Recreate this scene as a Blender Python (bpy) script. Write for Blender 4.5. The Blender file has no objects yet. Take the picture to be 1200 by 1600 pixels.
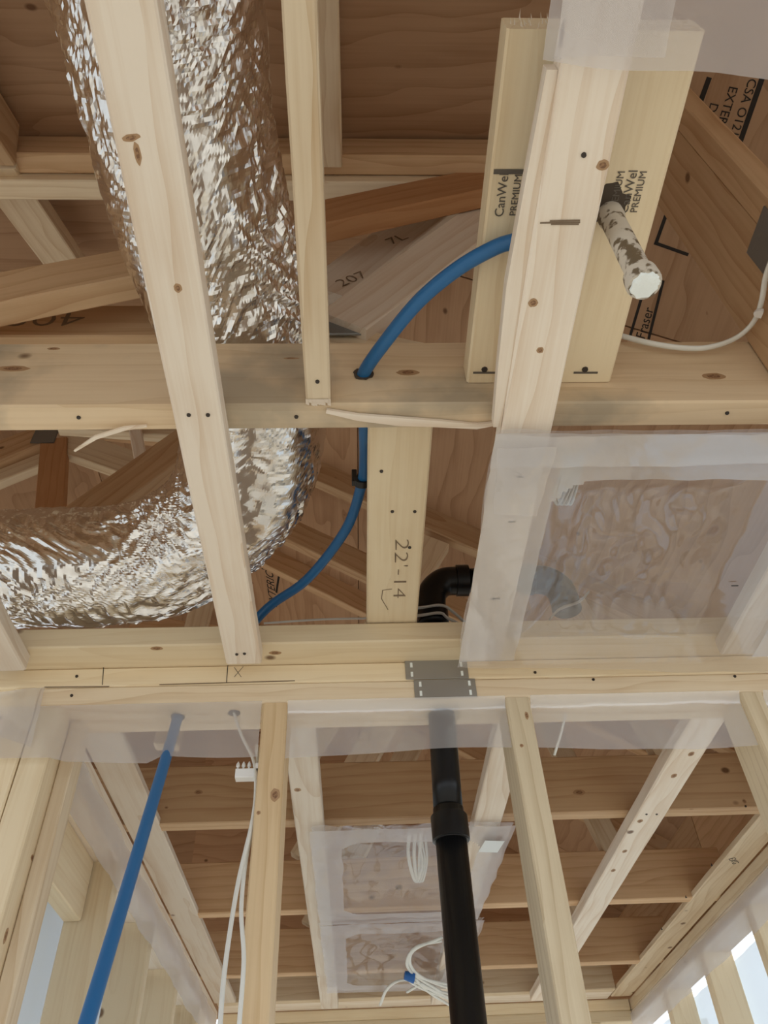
import bpy, bmesh, math, random
import numpy as np
from math import radians, sin, cos, pi
from mathutils import Vector, Matrix, noise

random.seed(7)
sc = bpy.context.scene
col = sc.collection

# ------------------------------------------------------------------ camera
# origin = the phone, 1.69 m above the subfloor; +y = forward, +z = up
PITCH, YAW, ROLL, FPX = radians(45), radians(3.3), radians(-3.04), 1223.0
_f = Vector((sin(YAW)*cos(PITCH), cos(YAW)*cos(PITCH), sin(PITCH)))
_r = Vector((cos(YAW), -sin(YAW), 0)); _u = _r.cross(_f)
CR = _r*cos(ROLL)+_u*sin(ROLL); CU = -_r*sin(ROLL)+_u*cos(ROLL); CF = _f
cam = bpy.data.cameras.new('camera'); cam_o = bpy.data.objects.new('camera', cam); col.objects.link(cam_o)
m = Matrix.Identity(4)
for i in range(3):
    m[i][0], m[i][1], m[i][2] = CR[i], CU[i], -CF[i]
cam_o.matrix_world = m
cam.sensor_fit = 'VERTICAL'; cam.sensor_height = 24; cam.lens = FPX/1600*24
cam.clip_start = 0.01
sc.camera = cam_o

# ------------------------------------------------------------------ world, light, exposure
w = bpy.data.worlds.new('world'); sc.world = w; w.use_nodes = True
bg = w.node_tree.nodes['Background']
bg.inputs[0].default_value = (0.86, 0.93, 1.0, 1); bg.inputs[1].default_value = 1.5
sc.view_settings.view_transform = 'Standard'; sc.view_settings.look = 'None'
sc.view_settings.gamma = 1; sc.view_settings.use_curve_mapping = False
sc.view_settings.exposure = 0.40
try:
    sc.cycles.max_bounces = 10; sc.cycles.diffuse_bounces = 5; sc.cycles.transparent_max_bounces = 12
except Exception: pass

def ray(px, py):
    return CR*((px-600)/FPX) - CU*((py-800)/FPX) + CF
def at(px, py, x=None, y=None, z=None):       # where a sight line meets a real plane (joist bottoms, wall face ...)
    d = ray(px, py)
    if x is not None: return d*(x/d.x)
    if y is not None: return d*(y/d.y)
    return d*(z/d.z)
def atp(px, py, a, b, c):                      # plane z = a + b x + c y
    d = ray(px, py); return d*(a/(d.z-b*d.x-c*d.y))

# ------------------------------------------------------------------ materials
def nt(name):
    m = bpy.data.materials.new(name); m.use_nodes = True
    t = m.node_tree; return m, t, t.nodes, t.links, t.nodes['Principled BSDF']
def N(t, kind, **kw):
    n = t.nodes.new(kind)
    for k, v in kw.items():
        if k.startswith('i_'):
            key = k[2:]; n.inputs[int(key) if key.isdigit() else key.replace('_', ' ')].default_value = v
        else: setattr(n, k, v)
    return n
def math_(t, op, a, b=None, clamp=False):
    n = N(t, 'ShaderNodeMath', operation=op); n.use_clamp = clamp
    for i, v in enumerate((a, b)):
        if v is None: continue
        if isinstance(v, (int, float)): n.inputs[i].default_value = v
        else: t.links.new(v, n.inputs[i])
    return n.outputs[0]
def mix(t, fac, a, b, typ='MIX'):
    n = N(t, 'ShaderNodeMix', data_type='RGBA', blend_type=typ)
    for s, v in (('Factor', fac), ('A', a), ('B', b)):
        i = [q for q in n.inputs if q.name == s and (q.type == ('VALUE' if s == 'Factor' else 'RGBA'))][0]
        if isinstance(v, (int, float)): i.default_value = v
        elif isinstance(v, tuple): i.default_value = (*v, 1) if len(v) == 3 else v
        else: t.links.new(v, i)
    return [o for o in n.outputs if o.type == 'RGBA'][0]

def wood(name, base, dark, knot=(0.12, 0.05, 0.02), rings=9.0, contrast=.55, stain=0.0, ply=False, knots=.5):
    m, t, ns, L, P = nt(name)
    tc = N(t, 'ShaderNodeTexCoord'); oi = N(t, 'ShaderNodeObjectInfo')
    off = N(t, 'ShaderNodeVectorMath', operation='SCALE'); off.inputs[0].default_value = (31, 17, 23)
    L.new(oi.outputs['Random'], off.inputs['Scale'])
    add = N(t, 'ShaderNodeVectorMath', operation='ADD'); L.new(tc.outputs['Object'], add.inputs[0]); L.new(off.outputs[0], add.inputs[1])
    # rings: growth rings about an off-board pith, stretched along the grain (local x)
    mp = N(t, 'ShaderNodeMapping'); mp.inputs['Scale'].default_value = (.16 if not ply else .5, 1, 1)
    mp.inputs['Rotation'].default_value = (0, .03, .045)
    lo = N(t, 'ShaderNodeVectorMath', operation='SCALE'); lo.inputs[0].default_value = (0, .05, .03)
    sgn = math_(t, 'SUBTRACT', oi.outputs['Random'], .5); L.new(math_(t, 'MULTIPLY', sgn, 2.0), lo.inputs['Scale'])
    a2 = N(t, 'ShaderNodeVectorMath', operation='ADD'); L.new(tc.outputs['Object'], a2.inputs[0]); L.new(lo.outputs[0], a2.inputs[1])
    a3 = N(t, 'ShaderNodeVectorMath', operation='ADD'); L.new(a2.outputs[0], a3.inputs[0]); a3.inputs[1].default_value = (0, .02, .045)
    L.new(a3.outputs[0], mp.inputs[0])
    nz = N(t, 'ShaderNodeTexNoise', i_Scale=2.2, i_Detail=2.0); mp2 = N(t, 'ShaderNodeMapping'); mp2.inputs['Scale'].default_value = (1.1, 3, 3)
    L.new(add.outputs[0], mp2.inputs[0]); L.new(mp2.outputs[0], nz.inputs[0])
    dis = N(t, 'ShaderNodeVectorMath', operation='SCALE'); dis.inputs['Scale'].default_value = .075 if not ply else .22
    L.new(nz.outputs['Color'], dis.inputs[0])
    a4 = N(t, 'ShaderNodeVectorMath', operation='ADD'); L.new(mp.outputs[0], a4.inputs[0]); L.new(dis.outputs[0], a4.inputs[1])
    wv = N(t, 'ShaderNodeTexWave', wave_type='RINGS', rings_direction='X', wave_profile='SAW', i_Scale=rings, i_Distortion=.6, i_Detail=1.0)
    L.new(a4.outputs[0], wv.inputs[0])
    rp = math_(t, 'POWER', wv.outputs['Fac'], 3.0)
    # fine fibre
    mp3 = N(t, 'ShaderNodeMapping'); mp3.inputs['Scale'].default_value = (4, 160, 160); L.new(add.outputs[0], mp3.inputs[0])
    fn = N(t, 'ShaderNodeTexNoise', i_Scale=1.0, i_Detail=3.0); L.new(mp3.outputs[0], fn.inputs[0])
    bl = N(t, 'ShaderNodeTexNoise', i_Scale=5.0, i_Detail=3.0); L.new(mp2.outputs[0], bl.inputs[0])
    fac = math_(t, 'MULTIPLY', rp, contrast)
    fac = math_(t, 'ADD', fac, math_(t, 'MULTIPLY', math_(t, 'SUBTRACT', fn.outputs['Fac'], .45), .8))
    fac = math_(t, 'ADD', fac, math_(t, 'MULTIPLY', math_(t, 'SUBTRACT', bl.outputs['Fac'], .5), .9), clamp=True)
    c = mix(t, fac, base, dark)
    # piece to piece tint
    hsv = N(t, 'ShaderNodeHueSaturation'); L.new(c, hsv.inputs['Color'])
    L.new(math_(t, 'ADD', math_(t, 'MULTIPLY', oi.outputs['Random'], .22), .88), hsv.inputs['Value'])
    c = hsv.outputs[0]
    # knots
    mk = N(t, 'ShaderNodeMapping'); mk.inputs['Scale'].default_value = (9, 12, 12); L.new(add.outputs[0], mk.inputs[0])
    vo = N(t, 'ShaderNodeTexVoronoi', i_Scale=1.0); L.new(mk.outputs[0], vo.inputs[0])
    sel = math_(t, 'LESS_THAN', N_sep(t, vo.outputs['Color']), knots)
    k = N(t, 'ShaderNodeMapRange', clamp=True); L.new(vo.outputs['Distance'], k.inputs[0])
    k.inputs[1].default_value = .06; k.inputs[2].default_value = .11; k.inputs[3].default_value = .85; k.inputs[4].default_value = 0
    c = mix(t, math_(t, 'MULTIPLY', k.outputs[0], sel), c, knot)
    if stain:
        s = N(t, 'ShaderNodeTexNoise', i_Scale=3.0, i_Detail=6.0); L.new(add.outputs[0], s.inputs[0])
        sr = N(t, 'ShaderNodeMapRange', clamp=True); L.new(s.outputs['Fac'], sr.inputs[0]); sr.inputs[1].default_value = .53; sr.inputs[2].default_value = .60
        c = mix(t, math_(t, 'MULTIPLY', sr.outputs[0], stain), c, (.17, .17, .15))
    L.new(c, P.inputs['Base Color']); P.inputs['Roughness'].default_value = .62
    P.inputs['Specular IOR Level'].default_value = .25
    b = N(t, 'ShaderNodeBump', i_Strength=.25, i_Distance=.001); L.new(math_(t, 'ADD', fn.outputs['Fac'], rp), b.inputs['Height'])
    L.new(b.outputs[0], P.inputs['Normal'])
    return m
def N_sep(t, colour):
    s = N(t, 'ShaderNodeSeparateColor'); t.links.new(colour, s.inputs[0]); return s.outputs[0]
def plain(name, c, rough=.5, metal=0.0, bump=0, bscale=60, spec=.5, mott=None):
    m, t, ns, L, P = nt(name)
    P.inputs['Base Color'].default_value = (*c, 1); P.inputs['Roughness'].default_value = rough; P.inputs['Metallic'].default_value = metal
    P.inputs['Specular IOR Level'].default_value = spec
    tc = N(t, 'ShaderNodeTexCoord'); n = N(t, 'ShaderNodeTexNoise', i_Scale=float(bscale), i_Detail=4.0); L.new(tc.outputs['Object'], n.inputs[0])
    if bump:
        b = N(t, 'ShaderNodeBump', i_Strength=bump, i_Distance=.002); L.new(n.outputs['Fac'], b.inputs['Height']); L.new(b.outputs[0], P.inputs['Normal'])
    if mott:
        r = N(t, 'ShaderNodeMapRange', clamp=True); L.new(n.outputs['Fac'], r.inputs[0]); r.inputs[1].default_value = mott[1]; r.inputs[2].default_value = mott[1]+.06
        L.new(mix(t, r.outputs[0], (*c, 1), (*mott[0], 1)), P.inputs['Base Color'])
    return m
def poly(name, haze, tint=(.80, .78, .82), gloss=.5):
    m, t, ns, L, P = nt(name); ns.remove(P)
    out = [n for n in ns if n.type == 'OUTPUT_MATERIAL'][0]
    tr = N(t, 'ShaderNodeBsdfTransparent'); df = N(t, 'ShaderNodeBsdfDiffuse'); tl = N(t, 'ShaderNodeBsdfTranslucent'); gl = N(t, 'ShaderNodeBsdfGlossy', i_Roughness=.12)
    df.inputs[0].default_value = (*tint, 1); tl.inputs[0].default_value = (*tint, 1)
    tc = N(t, 'ShaderNodeTexCoord'); n = N(t, 'ShaderNodeTexNoise', i_Scale=14.0, i_Detail=3.0, i_Distortion=.6); L.new(tc.outputs['Object'], n.inputs[0])
    b = N(t, 'ShaderNodeBump', i_Strength=.35, i_Distance=.006); L.new(n.outputs['Fac'], b.inputs['Height']); L.new(b.outputs[0], gl.inputs['Normal'])
    m1 = N(t, 'ShaderNodeMixShader'); m1.inputs[0].default_value = .45; L.new(df.outputs[0], m1.inputs[1]); L.new(tl.outputs[0], m1.inputs[2])
    m2 = N(t, 'ShaderNodeMixShader'); m2.inputs[0].default_value = haze; L.new(tr.outputs[0], m2.inputs[1]); L.new(m1.outputs[0], m2.inputs[2])
    m3 = N(t, 'ShaderNodeMixShader'); m3.inputs[0].default_value = .12*gloss; L.new(m2.outputs[0], m3.inputs[1]); L.new(gl.outputs[0], m3.inputs[2])
    L.new(m3.outputs[0], out.inputs[0]); return m

M = {
 'pale':   wood('whitewood', (.78, .69, .585), (.58, .42, .28), rings=13, contrast=.42, knots=.4),
 'spruce': wood('spruce', (.74, .61, .44), (.52, .35, .19), rings=14, contrast=.45, knots=.5),
 'stained':wood('spruce_blue_stained', (.68, .53, .36), (.50, .34, .19), rings=13, contrast=.35, stain=.5, knots=.5),
 'yellow': wood('yellow_spruce', (.80, .67, .47), (.64, .47, .27), rings=12, contrast=.28, knots=.5),
 'bounce_wood':    wood('bounce_toned_wood', (.62, .42, .25), (.41, .225, .105), rings=13, contrast=.5, knots=.55),  # brown-orange of bounced light put into the wood colour
 'gold':   wood('golden_fir', (.76, .57, .35), (.54, .34, .16), rings=15, contrast=.45, knots=.4),
 'red':    wood('red_fir', (.47, .25, .12), (.33, .14, .05), rings=16, contrast=.4, knots=.3),
 'rough':  wood('weathered_stud', (.68, .57, .40), (.46, .34, .20), rings=18, contrast=.45, knots=.5),
 'ply':    wood('fir_plywood', (.48, .30, .18), (.32, .175, .09), rings=6, contrast=.6, ply=True, knots=.4),
 'osb':    wood('dusty_subfloor', (.56, .49, .39), (.44, .37, .28), rings=6, contrast=.4, ply=True, knots=0),
 'knotring': plain('knot_ring', (.40, .245, .13), .6),
 'knotheart': plain('knot_heart', (.20, .10, .05), .6, mott=((.32, .18, .09), .5), bscale=400),
 'light_block':   plain('roof_light_block', (.03, .03, .03), .9),
 'blue':   plain('blue_pex', (.015, .125, .32), .38),
 'abs':    plain('black_abs', (.006, .006, .007), .30, spec=.3),
 'cable':  plain('white_cable', (.72, .72, .68), .45),
 'graycable': plain('grey_cable', (.50, .50, .48), .5),
 'steel':  plain('galvanised', (.36, .35, .33), .42, .6, .15, 30),
 'dull':   plain('truss_plate_steel', (.30, .32, .33), .5, .8, .3, 300),
 'nail':   plain('nail_head', (.06, .05, .045), .5, .6),
 'ink':    plain('ink', (.02, .015, .012), .8),
 'pencil': plain('pencil', (.20, .14, .09), .8),
 'inkb':   plain('worn_ink', (.12, .10, .08), .8),
 'teal':   plain('teal_ink', (.08, .22, .20), .8),
 'white':  plain('white_plastic', (.80, .80, .80), .4),
 'clip':   plain('black_clip', (.015, .015, .015), .4),
 'paint':  plain('painted_pipe', (.56, .50, .42), .5, 0, .5, 70, mott=((.13, .09, .05), .52)),
 'plaster':plain('white_plaster', (.82, .86, .84), .8, 0, .8, 120),
 'bluecap':plain('blue_wire_connector', (.01, .12, .42), .4),
 'label':  plain('label_paper', (.72, .76, .78), .6),
 'grime':  plain('grime', (.07, .05, .035), .9),
 'concrete': plain('ground_gravel', (.42, .40, .36), .9, 0, .3, 8),
 'poly1':  poly('poly_film', .23, gloss=1.3),
 'poly2':  poly('poly_film_double', .38, tint=(.84, .84, .88), gloss=1.2),
 'poly3':  poly('poly_film_folded', .46, gloss=.6),
 'poly_w': poly('poly_film_window', .88, tint=(.74, .84, .94)),
}
# foil: real crinkles are in the mesh, the shader only adds the finest ones
def foil():
    m, t, ns, L, P = nt('aluminium_foil')
    P.inputs['Base Color'].default_value = (.86, .86, .87, 1); P.inputs['Metallic'].default_value = 1; P.inputs['Roughness'].default_value = .17
    tc = N(t, 'ShaderNodeTexCoord'); n = N(t, 'ShaderNodeTexVoronoi', i_Scale=60.0); L.new(tc.outputs['Object'], n.inputs[0])
    b = N(t, 'ShaderNodeBump', i_Strength=.12, i_Distance=.003); L.new(n.outputs['Distance'], b.inputs['Height']); L.new(b.outputs[0], P.inputs['Normal'])
    return m
M['foil'] = foil()

# ------------------------------------------------------------------ object helpers
WM = {}
def put(o, mw, parent=None):
    WM[o.name] = mw
    if parent is not None:
        o.parent = parent; o.matrix_basis = WM[parent.name].inverted() @ mw
    else: o.matrix_basis = mw
    return o
def tag(o, label=None, cat=None, group=None, kind=None):
    if label: o['label'] = label
    if cat: o['category'] = cat
    if group: o['group'] = group
    if kind: o['kind'] = kind
    return o
def meshobj(name, verts, faces, mat, mw=None, parent=None, smooth=False):
    me = bpy.data.meshes.new(name); me.from_pydata([tuple(v) for v in verts], [], faces); me.update()
    bm = bmesh.new(); bm.from_mesh(me); bmesh.ops.recalc_face_normals(bm, faces=bm.faces); bm.to_mesh(me); bm.free()
    me.materials.append(M[mat])
    if smooth: me.polygons.foreach_set('use_smooth', [True]*len(me.polygons))
    o = bpy.data.objects.new(name, me); col.objects.link(o)
    return put(o, mw or Matrix.Identity(4), parent)
def empty(name, loc):
    o = bpy.data.objects.new(name, None); o.empty_display_size = .05; col.objects.link(o)
    return put(o, Matrix.Translation(loc))
def board(name, p0, p1, w, t, mat, parent=None, side=(0, 0, 1), rough=0.0, seg=1, bow=0.0, ch=.0025):
    """lumber from p0 to p1 (centre line); t measured along `side`, w across it; eased edges; ends square"""
    p0, p1 = Vector(p0), Vector(p1); X = (p1-p0); Ln = X.length; X.normalize()
    Z = Vector(side); Z = (Z - X*Z.dot(X)).normalized(); Y = Z.cross(X)
    mw = Matrix((( X.x, Y.x, Z.x, 0), (X.y, Y.y, Z.y, 0), (X.z, Y.z, Z.z, 0), (0, 0, 0, 1))); mw.translation = (p0+p1)/2
    prof = [(-w/2+ch, -t/2), (w/2-ch, -t/2), (w/2, -t/2+ch), (w/2, t/2-ch), (w/2-ch, t/2), (-w/2+ch, t/2), (-w/2, t/2-ch), (-w/2, -t/2+ch)]
    V, F = [], []
    rnd = random.Random(abs(round(p0.x*1000))*31+abs(round(p0.y*1000))*7+len(name))
    for i in range(seg+1):
        x = -Ln/2+Ln*i/seg; b = bow*(1-(2*i/seg-1)**2) if seg > 1 else 0
        for (a, c) in prof:
            j = (rnd.random()-.5)*rough if seg > 1 else 0
            V.append((x, a+j+b, c+j*.4))
    for i in range(seg):
        for k in range(8): F.append((i*8+k, i*8+(k+1) % 8, (i+1)*8+(k+1) % 8, (i+1)*8+k))
    F.append(tuple(range(8))[::-1]); F.append(tuple(seg*8+k for k in range(8)))
    return meshobj(name, V, F, mat, mw, parent)
def box(name, x0, x1, y0, y1, z0, z1, mat, parent=None, **kw):
    d = (x1-x0, y1-y0, z1-z0); c = ((x0+x1)/2, (y0+y1)/2, (z0+z1)/2); a = max(range(3), key=lambda i: d[i])
    p0, p1 = list(c), list(c); p0[a] -= d[a]/2; p1[a] += d[a]/2
    # t along z for horizontal pieces, along y for posts
    s = (0, 0, 1) if a < 2 else (0, 1, 0)
    t = d[2] if a < 2 else d[1]; wd = d[1] if a == 0 else d[0]
    return board(name, p0, p1, wd, t, mat, parent, side=s, **kw)
def tube(name, pts, r, mat, parent=None, n=12, res=6, flat=1.0, base=None):
    P = [Vector(p) for p in pts]
    if len(P) > 2:                                   # Catmull-Rom
        Q = []
        E_ = [P[0]*2-P[1]]+P+[P[-1]*2-P[-2]]
        for i in range(1, len(E_)-2):
            for k in range(res):
                t = k/res; a, b, c, d = E_[i-1], E_[i], E_[i+1], E_[i+2]
                Q.append(.5*((2*b)+(c-a)*t+(2*a-5*b+4*c-d)*t*t+(3*b-a-3*c+d)*t**3))
        Q.append(P[-1]); P = Q
    o0 = Vector(base) if base is not None else P[0]
    V, F = [], []; up = Vector((0, 0, 1)); nprev = None
    for i, p in enumerate(P):
        T = (P[min(i+1, len(P)-1)]-P[max(i-1, 0)]).normalized()
        if nprev is None:
            nprev = T.orthogonal().normalized() if abs(T.z) > .95 else T.cross(up).normalized()
        n1 = (nprev-T*nprev.dot(T)).normalized(); n2 = T.cross(n1); nprev = n1
        rr = r[i] if isinstance(r, list) else r
        for k in range(n):
            a = 2*pi*k/n; V.append(p-o0+n1*cos(a)*rr+n2*sin(a)*rr*flat)
    for i in range(len(P)-1):
        for k in range(n): F.append((i*n+k, i*n+(k+1) % n, (i+1)*n+(k+1) % n, (i+1)*n+k))
    F.append(tuple(range(n))); F.append(tuple((len(P)-1)*n+k for k in range(n)))
    return meshobj(name, V, F, mat, Matrix.Translation(o0), parent, smooth=True)
def lathe(name, p0, axis, prof, mat, parent=None, n=24, jag=0):
    """prof = [(distance along axis, radius)]"""
    p0 = Vector(p0); A = Vector(axis).normalized(); X = A.orthogonal().normalized(); Y = A.cross(X); V, F = [], []
    for (h, r) in prof:
        for k in range(n):
            a = 2*pi*k/n; j = 1+(random.random()-.5)*jag; V.append(A*h+(X*cos(a)+Y*sin(a))*r*j)
    for i in range(len(prof)-1):
        for k in range(n): F.append((i*n+k, i*n+(k+1) % n, (i+1)*n+(k+1) % n, (i+1)*n+k))
    F.append(tuple(range(n))); F.append(tuple((len(prof)-1)*n+k for k in range(n)))
    o = meshobj(name, V, F, mat, Matrix.Translation(p0), parent, smooth=not jag)
    try:
        o.data.set_sharp_from_angle(angle=radians(40))
    except Exception: pass
    return o
def nail(parent, p, nrm=(0, 0, -1), r=.0026):
    p = Vector(p); A = Vector(nrm)
    return lathe('nail', p-A*.004, A, [(0, r*.5), (.004, r*.5), (.004, r), (.0056, r*.9)], 'nail', parent, n=8)
def nails_on(parent, pix, **pl):
    for (x, y) in pix:
        n = (0, 0, -1) if 'z' in pl else (0, -1, 0)
        nail(parent, at(x, y, **pl), n)
def text(name, s, p, right, up, size, mat, parent=None, thin=0.0, xs=1.0):
    cu = bpy.data.curves.new('t', 'FONT'); cu.body = s; cu.size = size; cu.extrude = .0002; cu.offset = thin
    cu.align_x = 'CENTER'; cu.align_y = 'CENTER'; cu.resolution_u = 3
    o = bpy.data.objects.new('t', cu); col.objects.link(o)
    bpy.context.view_layer.update()
    me = bpy.data.meshes.new_from_object(o.evaluated_get(bpy.context.evaluated_depsgraph_get()))
    bpy.data.objects.remove(o); bpy.data.curves.remove(cu)
    X = Vector(right).normalized(); Y = Vector(up); Y = (Y-X*Y.dot(X)).normalized(); Z = X.cross(Y)
    mw = Matrix(((X.x*xs, Y.x, Z.x, 0), (X.y*xs, Y.y, Z.y, 0), (X.z*xs, Y.z, Z.z, 0), (0, 0, 0, 1))); mw.translation = Vector(p)+Z*.0006
    me.materials.clear(); me.materials.append(M[mat]); me.name = name
    n = bpy.data.objects.new(name, me); col.objects.link(n)
    return put(n, mw, parent)
def stroke(name, pts, wd, nrm, mat, parent=None):
    """flat ink line(s) through world points lying on a face"""
    V, F = [], []; nrm = Vector(nrm).normalized()
    for line in pts:
        for a, b in zip(line[:-1], line[1:]):
            a, b = Vector(a), Vector(b); d = (b-a).normalized()*wd/2; s = nrm.cross(d); i = len(V)
            V += [a-d+s+nrm*.0006, b+d+s+nrm*.0006, b+d-s+nrm*.0006, a-d-s+nrm*.0006]; F.append((i, i+1, i+2, i+3))
    c = Vector(V[0]); return meshobj(name, [v-c for v in V], F, mat, Matrix.Translation(c), parent)
def sheet(name, P00, P10, P11, P01, nx, ny, mat, amp=.004, fs=9, parent=None, hole=None, keep=None, bulge=None, seed=0, edge=.002):
    P00, P10, P11, P01 = map(Vector, (P00, P10, P11, P01)); nrm = (P10-P00).cross(P01-P00).normalized(); V, F = [], []
    if nrm.z < 0: nrm = -nrm
    for j in range(ny+1):
        for i in range(nx+1):
            u, v = i/nx, j/ny
            p = P00*(1-u)*(1-v)+P10*u*(1-v)+P11*u*v+P01*(1-u)*v
            q = p*fs+Vector((seed, seed*2, 0))
            h = (noise.noise(q)+.5*abs(noise.noise(q*2.7)))*amp
            if bulge: h += bulge(u, v, p)
            e = Vector((noise.noise(q*1.3+Vector((9, 0, 0))), noise.noise(q*1.3+Vector((0, 9, 0))), 0))*edge*2
            V.append(p+nrm*h+e)
    for j in range(ny):
        for i in range(nx):
            u, v = (i+.5)/nx, (j+.5)/ny
            if hole and hole(u, v): continue
            if keep and not keep(u, v): continue
            a = j*(nx+1)+i; F.append((a, a+1, a+nx+2, a+nx+1))
    c = V[0].copy(); o = meshobj(name, [v-c for v in V], F, mat, Matrix.Translation(c), parent, smooth=True)
    bm = bmesh.new(); bm.from_mesh(o.data); bmesh.ops.delete(bm, geom=[v for v in bm.verts if not v.link_faces], context='VERTS'); bm.to_mesh(o.data); bm.free()
    return o
def rrect(u, v, u0, u1, v0, v1, r, ar=1.0):
    du = max(u0+r-u, u-(u1-r), 0); dv = max(v0+r*ar-v, v-(v1-r*ar), 0)/ar
    return u0 < u < u1 and v0 < v < v1 and du*du+dv*dv < r*r

# ------------------------------------------------------------------ heights taken over the whole scene
ZB = .752            # underside of trusses, top of the wall plates
ZS = .722            # underside of the strapping
FLOOR = -1.69

# ================================================================== SETTING
# subfloor and ground
fl = empty('floor', (0, 1, FLOOR)); fl['kind'] = 'structure'
for i in range(-3, 4):
    for j in range(-2, 3):
        x0, y0 = i*1.22+.3, j*2.44+.4*(i % 2)
        box('subfloor_panel', x0+.002, x0+1.218, y0+.002, y0+2.438, FLOOR-.018, FLOOR, 'osb', fl)
g = meshobj('ground', [(-40, -40, 0), (40, -40, 0), (40, 40, 0), (-40, 40, 0)], [(0, 1, 2, 3)], 'concrete', Matrix.Translation((0, 0, FLOOR-.4)))
g['kind'] = 'structure'

# roof sheathing: four roof planes z = a + b x + c y, underside seen from below, cut along hips
PL = {'hip': (1.25, 0, .65), 'side': (1.89, -.65, 0), 'ridge_r': (2.08, -.22, 0), 'ridge_l': (2.95, .65, 0)}
roof = empty('ceiling', (0, 1, 1.6)); roof['kind'] = 'structure'
def clip(poly_, f):
    out = []
    for i in range(len(poly_)):
        a, b = poly_[i], poly_[(i+1) % len(poly_)]; fa, fb = f(a), f(b)
        if fa >= 0: out.append(a)
        if (fa >= 0) != (fb >= 0):
            t = fa/(fa-fb); out.append((a[0]+(b[0]-a[0])*t, a[1]+(b[1]-a[1])*t))
    return out
XMIN, XMAX, YMIN, YMAX = -1.75, 1.17, -.74, 3.62
def panels(key, dx, dy, ox, oy, mat='ply'):
    a, b, c = PL[key]
    nx0 = math.floor((XMIN-ox)/dx); nx1 = math.ceil((XMAX-ox)/dx); ny0 = math.floor((YMIN-oy)/dy); ny1 = math.ceil((YMAX-oy)/dy)
    for i in range(nx0, nx1):
        for j in range(ny0, ny1):
            sh = (i % 2)*dy/2 if key != 'hip' else 0; shx = (j % 2)*dx/2 if key == 'hip' else 0
            x0, x1, y0, y1 = ox+i*dx+shx+.002, ox+(i+1)*dx+shx-.002, oy+j*dy+sh+.002, oy+(j+1)*dy+sh-.002
            pg = [(x0, y0), (x1, y0), (x1, y1), (x0, y1)]
            for f in (lambda p: p[0]-XMIN, lambda p: XMAX-p[0], lambda p: p[1]-YMIN, lambda p: YMAX-p[1]):
                pg = clip(pg, f)
                if len(pg) < 3: break
            if len(pg) < 3: continue
            for k2, (a2, b2, c2) in PL.items():
                if k2 == key: continue
                pg = clip(pg, lambda p: (a2+b2*p[0]+c2*p[1])-(a+b*p[0]+c*p[1]))
                if len(pg) < 3: break
            if len(pg) < 3: continue
            A = sum((pg[q][0]*pg[(q+1) % len(pg)][1]-pg[(q+1) % len(pg)][0]*pg[q][1]) for q in range(len(pg)))/2
            if abs(A) < .004: continue
            cx = sum(p[0] for p in pg)/len(pg); cy = sum(p[1] for p in pg)/len(pg); cz = a+b*cx+c*cy
            X = Vector((0, 1, c)).normalized() if key != 'hip' else Vector((1, 0, 0))
            nrm = Vector((-b, -c, 1)).normalized(); Y = nrm.cross(X)
            mw = Matrix(((X.x, Y.x, nrm.x, 0), (X.y, Y.y, nrm.y, 0), (X.z, Y.z, nrm.z, 0), (0, 0, 0, 1))); mw.translation = (cx, cy, cz)
            inv = mw.inverted(); n = len(pg)
            lo = [inv @ Vector((p[0], p[1], a+b*p[0]+c*p[1])) for p in pg]; hi = [v+Vector((0, 0, .012)) for v in lo]
            F = [tuple(range(n)), tuple(range(n, 2*n))]+[(q, (q+1) % n, n+(q+1) % n, n+q) for q in range(n)]
            meshobj('sheathing_panel', lo+hi, F, mat, mw, roof)
panels('hip', 2.44, .95, -1.05, -.35)
panels('side', 1.0, 2.44, -.98, -.3)
panels('ridge_r', 1.0, 2.44, -.98, .3)
panels('ridge_l', 1.0, 2.44, -.98, .3)
for key, (a, b, c) in PL.items():  # unseen layer added to stop daylight leaking through the panel gaps
    pg = [(XMIN-.03, YMIN-.03), (XMAX+.03, YMIN-.03), (XMAX+.03, YMAX+.06), (XMIN-.03, YMAX+.06)]
    for k2, (a2, b2, c2) in PL.items():
        if k2 != key: pg = clip(pg, lambda p: (a2+b2*p[0]+c2*p[1])-(a+b*p[0]+c*p[1])+.004)
    n = len(pg); V = [Vector((p[0], p[1], a+b*p[0]+c*p[1]+.016)) for p in pg]; V += [v+Vector((0, 0, .006)) for v in V]; c0 = V[0].copy()
    meshobj('roof_light_block', [v-c0 for v in V], [tuple(range(n)), tuple(range(n, 2*n))]+[(q, (q+1) % n, n+(q+1) % n, n+q) for q in range(n)], 'light_block', Matrix.Translation(c0), roof)
# stamps on the sheathing of the side slope
ps = PL['side']
def S(px, py): return atp(px, py, *ps)
sn = Vector((-.65, 0, -1)).normalized()
upr = Vector((1, 0, -.65)).normalized()
stroke('stamp_frame', [[S(1107, 125), S(1086, 183)], [S(1190, 125), S(1151, 238), S(1136, 233)]], .009, sn, 'ink', roof)
ydir = (S(1151, 238)-S(1190, 125)).normalized()
text('stamp_lettering', 'CSA O121 M', S(1157, 180), ydir, upr, .0215, 'ink', roof)
text('stamp_lettering', 'EXTERIOR', S(1131, 182), ydir, upr, .0215, 'ink', roof)
text('stamp_lettering', 'DFP', S(1111, 178), ydir, upr, .0215, 'ink', roof)
stroke('stamp_frame', [[S(1040, 338), S(1025, 380), S(1073, 397)]], .007, sn, 'ink', roof)
stroke('stamp_frame', [[S(1036, 440), S(1014, 528)], [S(1010, 440), S(985, 524)]], .006, sn, 'ink', roof)
text('stamp_lettering', 'Fraser', S(1008, 505), (0, -1, 0), -upr, .030, 'ink', roof)
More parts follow.
